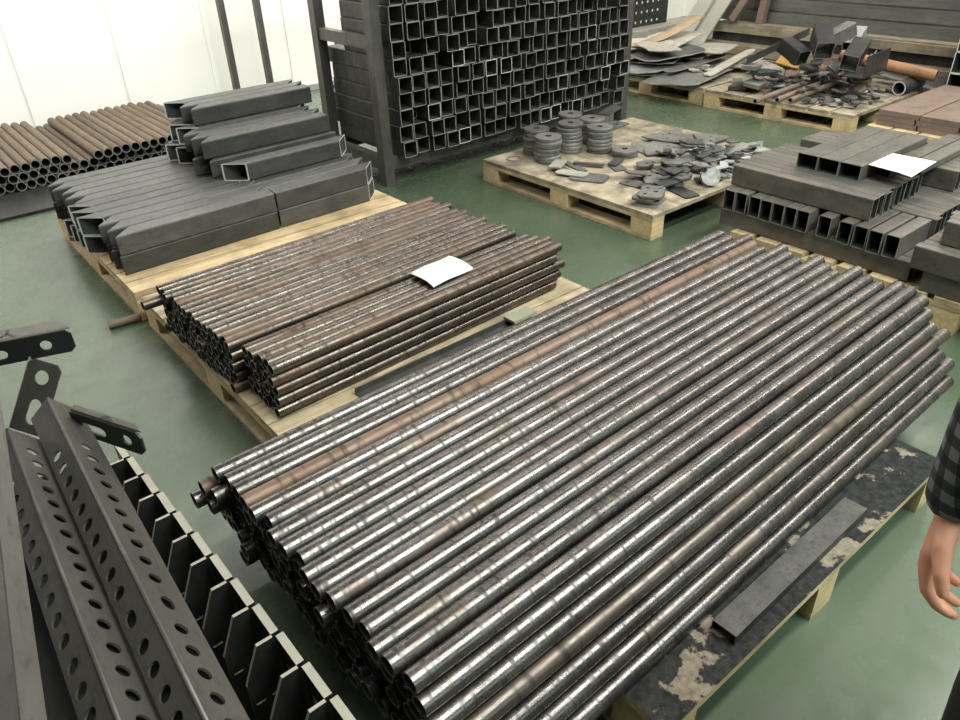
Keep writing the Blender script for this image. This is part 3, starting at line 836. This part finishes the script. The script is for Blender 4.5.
# ------------------------------------------------------------------ cross-stacked rectangular tubes
G4 = 'rectangular tubes cross-stacked on the right pallet'
def rt_y(x, y0, L, z0, w, h, lab, mat='rect', edge='edge_dull'):
    me = rect_tube('rectangular_tube', L, w, h, .003, M[mat], M[edge], r=.006)
    return tag(link('rectangular_tube', me, None, (x, y0, z0 + h / 2), (0, 0, pi / 2)), lab, 'tube', G4)
def rt_x(x0, y, L, z0, w, h, lab, mat='rect', edge='edge_dull'):
    me = rect_tube('rectangular_tube', L, w, h, .003, M[mat], M[edge], r=.006)
    return tag(link('rectangular_tube', me, None, (x0, y, z0 + h / 2), (0, 0, 0)), lab, 'tube', G4)
zA, zB, zC, zD = .1445, .2345, .3355, .4365
for k in range(18):
    rt_y(3.215 + k * .0515, 1.06 + random.uniform(-.006, .006), .94, zA, .05, .089, f'bottom-layer rectangular tube of the far stack, {ORD[k]} from its left face')
ys = [1.965, 1.902, 1.825, 1.762, 1.70, 1.638, 1.574, 1.472, 1.376, 1.306, 1.238, 1.168]
for j, y in enumerate(ys):
    rt_x(3.168 + random.uniform(-.004, .004), y - .012, .29, zB, .060, .1, f'short rectangular tube with open end, {ORD[j]} from the far side, second layer', edge='edge_dull')
for k in range(13):
    rt_y(3.50 + k * .0525, 1.12 + random.uniform(-.015, .015), .92, zB, .051, .1, f'second-layer rectangular tube behind the short ones, {ORD[k]} from them')
for k in range(9):
    rt_y(3.268 + k * .0565, 1.305 + random.uniform(-.006, .012), .70, zC, .0550, .1, f'rectangular tube with open near end, {ORD[k]} from left in the third layer', edge='edge_dull')
for k in range(5):
    rt_y(3.90 + k * .055, 1.21, .8, zC, .0525, .1, f'rectangular tube with open near end, {ORD[k]} from left behind the paper', edge='edge_dull')
for j, y in enumerate((1.722, 1.617, 1.512)):
    rt_x(3.415, y, .66, zD, .1025, .072, f'flat rectangular tube on the very top, {ORD[j]} from the far side', edge='edge_dull')
for j, y in enumerate((1.425, 1.345)):
    rt_x(3.56 if j == 0 else 3.70, y, .78, zD, .075, .036, f'thin flat tube beside the top three, {("nearer them", "further from them")[j]}', edge='edge_dull')
# nearer half of the pallet
for k in range(14):
    rt_y(3.175 + k * .0515, .35 + random.uniform(-.004, .004), .645, zA, .05, .089, f'bottom-layer rectangular tube of the near stack, {ORD[k]} from its left face')
    rt_y(3.16 + k * .0515, .35 + random.uniform(-.004, .004), .70, zB, .05, .1, f'second-layer rectangular tube of the near stack, {ORD[k]} from its left face')
for k in range(13):
    rt_y(3.235 + k * .0515, .35 + random.uniform(-.01, .01), .65 + .01 * (k % 3), zC, .05, .1, f'top-layer rectangular tube of the near stack, {ORD[k]} from its left face')
mb = MB(); rows = []
for i in range(9):
    u = i / 8
    rows.append([(x * .235 - .115 + .03 * u, -.12 + .235 * u, .004 + .012 * x * (1 - u) - .02 * max(0, .25 - u) * (1 - x)) for x in [q / 8 for q in range(9)]])
mb.loft(rows, 0, True, closed=False)
o = link('paper_sheet', mb.mesh('paper_sheet_right', [M['paper']]), None, (3.565, 1.375, .499), (0, radians(0), 0))
o.modifiers.new('thickness', 'SOLIDIFY').thickness = .0006
tag(o, 'white paper sheet lying on the cross-stacked rectangular tubes', 'paper')

# ------------------------------------------------------------------ punched angles at the left front
def punched_angle(label, ridge_x, ridge_z, y_far, y_near, holes_y, bigs, wl=.08, wd=.06, phi=50, bracket=None):
    L = y_far - y_near
    t = thing('punched_angle', label, 'angle beam', (ridge_x, y_near, ridge_z), (0, 0, radians(-1.8)), 'punched angle beams')
    a = radians(phi)
    for nm, w, ex in (('upper_leg', wl, Vector((cos(a), 0, -sin(a)))), ('side_leg', wd, Vector((-sin(a), 0, -cos(a))))):
        hs = [hole(.04, y - y_near, .0125, 16) for y in holes_y if y_near + .03 < y < y_far - .02]
        hs += [slot(.04, y - y_near, .034, .022, pi / 2, 5) for y in bigs]
        me = plate_mesh(nm, [(0, 0), (w, 0), (w, L), (0, L)], hs, .004, [M['angle'], M['angle']], 1)
        ey = Vector((0, 1, 0)); ez = ex.cross(ey)
        if ez.z < 0: off = Vector((0, 0, 0))
        else: off = -ez * .004
        mt = Matrix((ex, ey, ez)).transposed().to_4x4()
        mt.translation = off if ez.z > 0 else Vector((0, 0, 0))
        me.transform(mt)
        link(nm, me, t)
    # rolled corner joining both legs
    rows = []
    for y in (0, L):
        rows.append([(.0055 * sin(radians(q)), y, .0055 * cos(radians(q)) - .0055) for q in range(-phi, 91 - phi + 1, 15)])
    cm = MB().loft(rows, 0, True, closed=False)
    me = cm.mesh('bend', [M['angle']]); me.transform(Matrix.Rotation(0, 4, 'Y'))
    o = link('bend', me, t)
    o.modifiers.new('thickness', 'SOLIDIFY').thickness = .002
    return t

def end_bracket(parent, loc, rot, L, h, fl, mark=True, mat='black_plate', hl=(.62, .18)):
    """angle bracket: upright punched face in local xz, flange backwards along +y on its top edge"""
    w = parent.matrix_world if False else None
    ol = [(0, 0), (L - .012, 0), (L, .012), (L, h - .012), (L - .012, h), (0, h)]
    hs = [slot(L * .30, h * .45, L * .36, h * .40), hole(L * .78, h * .5, h * .22, 16)]
    me = plate_mesh('bracket_face', ol, hs, .005, [M[mat], M[mat]], 1)
    me.transform(Matrix.Rotation(radians(90), 4, 'X'))
    b = link('end_bracket', me, parent, loc, rot)
    fm = plate_mesh('bracket_flange', [(0, 0), (L, 0), (L - .03, fl), (0, fl)], [], .005, [M['angle'], M['edge_tan']], 1)
    f = link('flange', fm, b, (0, 0, h), (0, 0, 0))
    if mark:
        mk = MB()
        for (ax, ay, bx, by) in ((.36, .12, .50, .5), (.64, .12, .50, .5), (.50, .46, .50, .92)):
            p0 = Vector((ax * L * .5 + L * .25, ay * fl, 0)); p1 = Vector((bx * L * .5 + L * .25, by * fl, 0)); dd = (p1 - p0).normalized(); nn = Vector((-dd.y, dd.x, 0)) * .0036
            mk.prism([(p0 + nn)[:2], (p1 + nn)[:2], (p1 - nn)[:2], (p0 - nn)[:2]], .0052, .0058)
        k = link('letter_mark', mk.mesh('letter_mark', [M['concrete_mark']]), b, (0, 0, h))
        k['label'] = 'dark letter Y marked on flange'
    return b

h1 = [1.525 - .05 * i for i in range(12)] + [.92 - .05 * i for i in range(12)]
h2 = [1.465 - .05 * i for i in range(10)] + [.886 - .05 * i for i in range(11)]
h0 = [1.0 - .05 * i for i in range(16)]
a1 = punched_angle('punched steel angle beam in the middle of the three at the left', -.037, .690, 1.60, .36, h1, [], bracket=True)
a2 = punched_angle('punched steel angle beam furthest right, beside the row of dark brackets', .055, .690, 1.665, .36, h2, [.95])
# leftmost beam: wide punched leg facing up-left and a narrow return
a0 = thing('punched_angle', 'leftmost punched steel beam with a pale narrow edge', 'angle beam', (-.170, .36, .752), (0, 0, radians(-7.1)), 'punched angle beams')
L0 = 1.62
me = plate_mesh('upper_leg', [(-.16, 0), (0, 0), (0, L0), (-.16, L0)], [hole(-.055, y - .36, .014, 16) for y in h0], .005, [M['angle'], M['angle']], 1)
me.transform(Matrix.Rotation(radians(-14), 4, 'Y')); link('upper_leg', me, a0)
o = link('side_leg', MB().box(-.001, .030, 0, L0, -.006, 0).mesh('side_leg', [M['angle']]), a0)
o.data.transform(Matrix.Rotation(radians(38), 4, 'Y'))
for x, z, y1, nm in ((-.037, .690, 1.40, 'middle'), (.055, .690, 1.44, 'right-hand')):
    mb = MB()
    a = radians(50)
    for ex, w in ((Vector((cos(a), 0, -sin(a))), .066), (Vector((-sin(a), 0, -cos(a))), .05)):
        n = Vector((ex.z, 0, -ex.x)); n = n if n.z < 0 else -n
        p = Vector((0, 0, -.021))
        q = [p, p + ex * w, p + ex * w + n * .004, p + n * .004]
        mb.loft([[(v.x, .02, v.z) for v in q], [(v.x, y1 - .36, v.z) for v in q]], 0, caps=True)
    tag(link('plain_angle', mb.mesh('plain_angle', [M['black_plate']]), None, (x, .36, z), (0, 0, radians(-1.8))), f'dark plain angle nested under the {nm} punched beam', 'angle beam', 'plain angles nested under the punched beams')
# brackets at the far ends
bpy.context.view_layer.update()
def place_bracket(parent, origin, along, up, L, h, fl, mark=True, **kw):
    ex = Vector(along).normalized(); ez = Vector(up); ez = (ez - ez.dot(ex) * ex).normalized(); ey = ez.cross(ex)
    wm = Matrix((ex, ey, ez)).transposed().to_4x4(); wm.translation = Vector(origin)
    b = end_bracket(parent, (0, 0, 0), (0, 0, 0), L, h, fl, mark, **kw)
    pm = Matrix.Translation(parent.location) @ parent.rotation_euler.to_matrix().to_4x4()
    b.matrix_local = pm.inverted() @ wm
    return b
place_bracket(a0, (-.06, 2.03, .640), (.165, -.053, 0), (0, 0, 1), .29, .062, .055)
place_bracket(a1, (.060, 1.752, .545), (.095, .029, .14), (-.051, .058, .02), .175, .08, .02, False, mat='angle')
place_bracket(a2, (.122, 1.60, .618), (.085, -.165, -.008), (0, 0, 1), .20, .06, .014)

# support under the beams, on the floor
tr = thing('steel_trestle', 'dark steel trestle carrying the punched angle beams', 'trestle', (0, 1.0, 0))
for y in (.45, 1.2):
    link('cross_bar', MB().box(-.32, .02, y - 1.03, y - .97, .555, .5915).mesh('cross_bar', [M['black_plate']]), tr)
    for x in (-.28, -.02): link('leg', MB().box(x - .025, x + .025, y - 1.025, y - .975, 0, .5549).mesh('trestle_leg', [M['black_plate']]), tr)

tag(link('dark_layer', MB().box(-.42, .045, .30, 1.50, .592, .609).mesh('gap_darkener', [M['black_plate']]), None), 'added dark sheet on the trestle that blackens the gap under the punched beams', 'sheet')  # dark sheet added so the gap between the beams looks black

# row of dark brackets, light on their upward edges painted pale
G5 = 'row of upright dark brackets'
def bracket_unit():
    face = plate_mesh('bracket_face', [(0, 0), (0, .5), (-.030, .5), (-.066, .416), (-.066, 0)], [slot(-.018, .36, .02, .006), slot(-.05, .36, .02, .006)], .007, [M['black_plate'], M['edge_tan']], 1)
    face.transform(Matrix.Rotation(radians(90), 4, 'X'))                    # stands in xz, thickness towards -y
    wing = plate_mesh('bracket_wing', [(0, 0), (.078, 0), (.078, .5), (0, .5)], [slot(.045, .42, .06, .022, pi / 2)], .015, [M['black_plate'], M['edge_tan']], 1)
    wing.transform(Matrix.Rotation(radians(90), 4, 'Z') @ Matrix.Rotation(radians(90), 4, 'X'))   # stands in yz
    for me in (face, wing):
        me.materials.append(M['black_plate'])
        for q in me.polygons:
            if q.material_index == 1 and q.normal.z < .1: q.material_index = 0  # only upward edges stay pale, light from above put into the colour
    return face, wing
fm, wm = bracket_unit()
for i in range(13):
    y = 1.685 - i * .0862
    x = .188 + .0585 * i / 11
    nm = ORD[i]
    t = thing('upright_bracket', f'upright dark steel bracket with pale top edge, {nm} from the far end of the row', 'bracket', (x, y, 0), (0, 0, 0), G5)
    link('bracket_face', fm, t, (0, -.079, 0))
    link('bracket_wing', wm, t, (.0, -.0785, 0))
    t.location.y = y

# ------------------------------------------------------------------ person at the right edge
class Flesh:
    """collects tapered limbs and rounded masses, then fuses them into one continuous surface"""
    def __init__(s): s.mb = MB()
    def ell(s, c, r, rot=None, n=20):
        rings = []
        for i in range(n // 2 + 1):
            a = -pi / 2 + pi * i / (n // 2)
            ca = max(cos(a), 1e-3)
            ring = [Vector((r[0] * ca * cos(2 * pi * q / n), r[1] * ca * sin(2 * pi * q / n), r[2] * sin(a))) for q in range(n)]
            rings.append([(rot @ v if rot else v) + Vector(c) for v in ring])
        s.mb.loft(rings, 0, True, caps=True)
        return s
    def limb(s, pts, n=14):
        for (p, r) in pts: s.ell(p, (r, r, r), n=n)
        for (p, r), (q, t) in zip(pts, pts[1:]):
            p, q = Vector(p), Vector(q); d = (q - p)
            if d.length < 1e-5: continue
            z = d.normalized(); x = z.orthogonal().normalized(); y = z.cross(x)
            s.mb.loft([[c + (x * cos(2 * pi * k / n) + y * sin(2 * pi * k / n)) * rr for k in range(n)] for c, rr in ((p, r), (q, t))], 0, True, caps=True)
        return s
    def trunk(s, rows, n=24):
        s.mb.loft([[(cx + dx * cos(2 * pi * k / n), cy + wy * sin(2 * pi * k / n), z) for k in range(n)] for z, cx, cy, dx, wy in rows], 0, True, caps=True)
        return s
    def fuse(s, name, mat, voxel=.006, smooth=3):
        me = s.mb.mesh(name, [mat])
        o = bpy.data.objects.new(name, me); C.objects.link(o)
        r = o.modifiers.new('fuse', 'REMESH'); r.mode = 'VOXEL'; r.voxel_size = voxel; r.use_smooth_shade = True
        m = o.modifiers.new('soften', 'SMOOTH'); m.factor = .5; m.iterations = smooth
        dg = bpy.context.evaluated_depsgraph_get()
        nm = bpy.data.meshes.new_from_object(o.evaluated_get(dg))
        nm.materials.clear(); nm.materials.append(mat)
        for p in nm.polygons: p.use_smooth = True; p.material_index = 0
        bpy.data.objects.remove(o)
        return nm
PX, PY = 1.215, -.050
TR = [(.84, .098, .150), (.92, .108, .162), (1.00, .102, .152), (1.08, .096, .142), (1.18, .102, .150), (1.28, .110, .163), (1.36, .104, .168), (1.42, .085, .155), (1.465, .062, .095)]
def trunk_rows(g, lo=0, hi=99): return [(z, PX + (.006 if z > 1.3 else 0), PY, a + g, b + g) for z, a, b in TR if lo <= z <= hi]
ARM = {'r': [(PX + .005, PY + .178, 1.395), (.985, .163, 1.105), (1.012, .190, .835)], 'l': [(PX + .005, PY - .178, 1.395), (PX + .06, PY - .235, 1.115), (PX - .02, PY - .225, .845)]}
LEG = {'r': [(PX, PY + .088, .88), (PX - .01, PY + .098, .49), (PX + .015, PY + .10, .32), (PX + .045, PY + .10, .085)], 'l': [(PX, PY - .088, .88), (PX - .10, PY - .098, .50), (PX - .05, PY - .10, .33), (PX + .015, PY - .10, .085)]}
fl = Flesh()
fl.trunk(trunk_rows(0))
fl.limb([((PX + .008, PY, 1.43), .060), ((PX - .005, PY, 1.53), .054)])
fl.ell((PX - .008, PY, 1.655), (.096, .076, .112)).ell((PX - .036, PY, 1.585), (.062, .056, .052)).ell((PX + .018, PY, 1.665), (.088, .078, .090))
fl.limb([((PX - .098, PY, 1.655), .009), ((PX - .116, PY, 1.622), .0125)])
fl.ell((PX - .086, PY, 1.672), (.018, .050, .010)).ell((PX - .092, PY, 1.583), (.014, .024, .010)).ell((PX - .088, PY, 1.552), (.016, .022, .014))
for sg in (1, -1): fl.ell((PX + .004, PY + sg * .078, 1.635), (.020, .009, .032))
for k in 'rl':
    sg = 1 if k == 'r' else -1
    sh, el, wr = [Vector(q) for q in ARM[k]]
    fl.limb([(sh, .060), (sh.lerp(el, .45), .050), (el, .041), (el.lerp(wr, .25), .043), (wr, .0275)])
    hp, kn, cf, an = LEG[k]
    fl.limb([(hp, .085), (Vector(hp).lerp(Vector(kn), .45), .076), (kn, .056), (cf, .055), (an, .038), ((an[0] - .13, an[1], .045), .034)])
    dn = Vector((-.25, -.06 * sg, -1)).normalized()
    fw = Vector((-.97, -.10 * sg, .22)); fw = (fw - fw.dot(dn) * dn).normalized()       # towards the thumb
    pal = dn.cross(fw); pal = -pal if pal.y * sg > 0 else pal                               # palm looks at the body
    k0 = wr + dn * .086
    for off, L in ((.0345, .079), (.0118, .089), (-.0115, .083), (-.0335, .065)):
        kn_ = k0 + fw * off + dn * (.010 - abs(off - .004) * .28)
        d1 = (dn * .93 + pal * .30 + fw * off * 3.2).normalized()
        d2 = (dn * .62 + pal * .75 + fw * off * 1.5).normalized()
        d3 = (dn * .26 + pal * .95).normalized()
        q1 = kn_ + d1 * L * .47; q2 = q1 + d2 * L * .30; q3 = q2 + d3 * L * .21
        fl.limb([(wr + fw * off * .55 + dn * .012, .0155), (kn_ - dn * .02, .0135), (kn_, .0118), (q1, .0097), (q2, .0088), (q3, .0074)], 12)
    t0 = wr + dn * .022 + fw * .020 + pal * .006; t1 = wr + dn * .048 + fw * .046 + pal * .012
    t2 = t1 + (dn * .80 + fw * .45 + pal * .28).normalized() * .037; t3 = t2 + (dn * .95 + fw * .05 + pal * .40).normalized() * .027
    fl.limb([(t0, .017), (t1, .0148), (t2, .0112), (t3, .0088)], 12)
person = tag(link('person', fl.fuse('person', M['skin'], .0036, 2)), 'person in a grey plaid shirt at right, hand hanging beside the tubes', 'person')
sh_ = Flesh().trunk([(.835, PX, PY, .128, .178)] + trunk_rows(.016, .9, 1.47))
tz = Flesh().trunk(trunk_rows(.012, .83, 1.01))
for k in 'rl':
    a, e, w = [Vector(q) for q in ARM[k]]
    sh_.limb([(a, .070), (a.lerp(e, .45), .063), (e, .056), (e.lerp(w, .4), .054), (e.lerp(w, .93), .042)])
    hp, kn, cf, an = LEG[k]
    tz.limb([(hp, .100), (Vector(hp).lerp(Vector(kn), .45), .092), (kn, .074), (cf, .070), ((an[0], an[1], .10), .060), ((an[0] + .005, an[1], .075), .058)])
    mb = MB(); rings = []
    for u, w_, h_ in ((-.075, .025, .06), (-.045, .040, .10), (.02, .043, .095), (.09, .047, .075), (.15, .043, .055), (.19, .022, .035)):
        rings.append([(an[0] - u, an[1] + w_ * cos(q * pi / 6), .001 + h_ * (.5 + .5 * sin(q * pi / 6))) for q in range(12)])
    mb.loft(rings, 0, True, caps=True)
    link('shoe', mb.mesh('shoe', [M['shoe']]), person)
sh_.limb([((PX + .008, PY, 1.45), .072), ((PX + .004, PY, 1.485), .066)])
link('plaid_shirt', sh_.fuse('plaid_shirt', M['plaid'], .008, 4), person)
link('trousers', tz.fuse('trousers', M['trousers'], .009, 4), person)
hr = Flesh().ell((PX + .016, PY, 1.690), (.094, .083, .088)).ell((PX + .040, PY, 1.645), (.072, .078, .080))
link('hair', hr.fuse('hair', M['hair'], .006, 3), person)
for sg in (1, -1):
    link('eye', Flesh().ell((PX - .0935, PY + sg * .030, 1.650), (.010, .0125, .0075), n=16).mb.mesh('eye', [M['eye']]), person)
    link('pupil', Flesh().ell((PX - .1022, PY + sg * .030, 1.650), (.0030, .0055, .0055), n=12).mb.mesh('pupil', [M['hair']]), person)
link('mouth', Flesh().ell((PX - .1045, PY, 1.583), (.004, .021, .0055), n=14).mb.mesh('mouth', [plain('lips', (.45, .17, .13), .5)]), person)

# ------------------------------------------------------------------ light
def area(name, loc, target, sx, sy, power, col=(1, 1, 1)):
    l = bpy.data.lights.new(name, 'AREA'); l.shape = 'RECTANGLE'; l.size = sx; l.size_y = sy; l.energy = power; l.color = col
    o = bpy.data.objects.new(name, l); C.objects.link(o); o.location = loc
    o.rotation_euler = (Vector(target) - Vector(loc)).to_track_quat('-Z', 'Y').to_euler()
    return o
area('skylight_main', (7.2, -.1, 5.4), (7.2, .2, 0), 15, .55, 760, (1, .96, .89))
area('rear_fill', (6.6, 3.4, 5.4), (6.9, 4.2, 0), 8, .6, 240, (1, .96, .9))  # unseen overhead strip added to brighten the rear pallets
area('near_fill', (2.6, -1.5, 4.5), (2.5, -.8, 0), 3, .8, 280, (.80, 1, .95))  # extra unseen lamp put in for the lower-right floor
area('side_fill', (3.6, -5.2, 3.0), (2.6, .6, 0.1), 6, 2.2, 100, (.87, 1, .97))  # unseen side lamp, no window built; lifts the floor at lower right
area('wall_fill', (0.5, 5.6, 3.6), (0.5, 7.1, .9), 10, .6, 330, (1, .99, .96))  # unseen lamp added and aimed at the back wall to whiten it
w = bpy.data.worlds.new('hall_daylight'); SC.world = w; w.use_nodes = True
nt = w.node_tree; bg = nt.nodes['Background']
tc = nt.nodes.new('ShaderNodeTexCoord'); sp = nt.nodes.new('ShaderNodeSeparateXYZ'); nt.links.new(tc.outputs['Generated'], sp.inputs[0])
rp = nt.nodes.new('ShaderNodeValToRGB'); nt.links.new(sp.outputs['Z'], rp.inputs[0])
rp.color_ramp.elements[0].position = 0; rp.color_ramp.elements[0].color = (.20, .21, .20, 1)
rp.color_ramp.elements[1].position = 1; rp.color_ramp.elements[1].color = (.62, .63, .62, 1)
nt.links.new(rp.outputs[0], bg.inputs['Color']); bg.inputs['Strength'].default_value = .17

# ------------------------------------------------------------------ camera
F, PITCH, ROLL, A = 739.0, radians(32.11), radians(-2.13), radians(51.5)
fw0 = Vector((0, cos(PITCH), -sin(PITCH))); up0 = Vector((0, sin(PITCH), cos(PITCH))); rt0 = Vector((1, 0, 0))
rt_ = cos(ROLL) * rt0 + sin(ROLL) * up0; up_ = -sin(ROLL) * rt0 + cos(ROLL) * up0
ux = Vector((sin(A), cos(A), 0)); uy = Vector((-cos(A), sin(A), 0))
def towld(v): return Vector((v.dot(ux), v.dot(uy), v.z))
R3 = Matrix((towld(rt_), towld(up_), towld(-fw0))).transposed()
cd = bpy.data.cameras.new('camera'); cam = bpy.data.objects.new('camera', cd); C.objects.link(cam)
cd.sensor_width = 36; cd.lens = F / 960 * 36; cd.clip_start = .02; cd.clip_end = 60
cam.matrix_world = Matrix.Translation((0, 0, 1.6)) @ R3.to_4x4()
SC.camera = cam
SC.view_settings.view_transform = 'Standard'
SC.view_settings.look = 'None'
SC.view_settings.exposure = 0.0
SC.view_settings.gamma = 1.0
SC.view_settings.use_curve_mapping = False
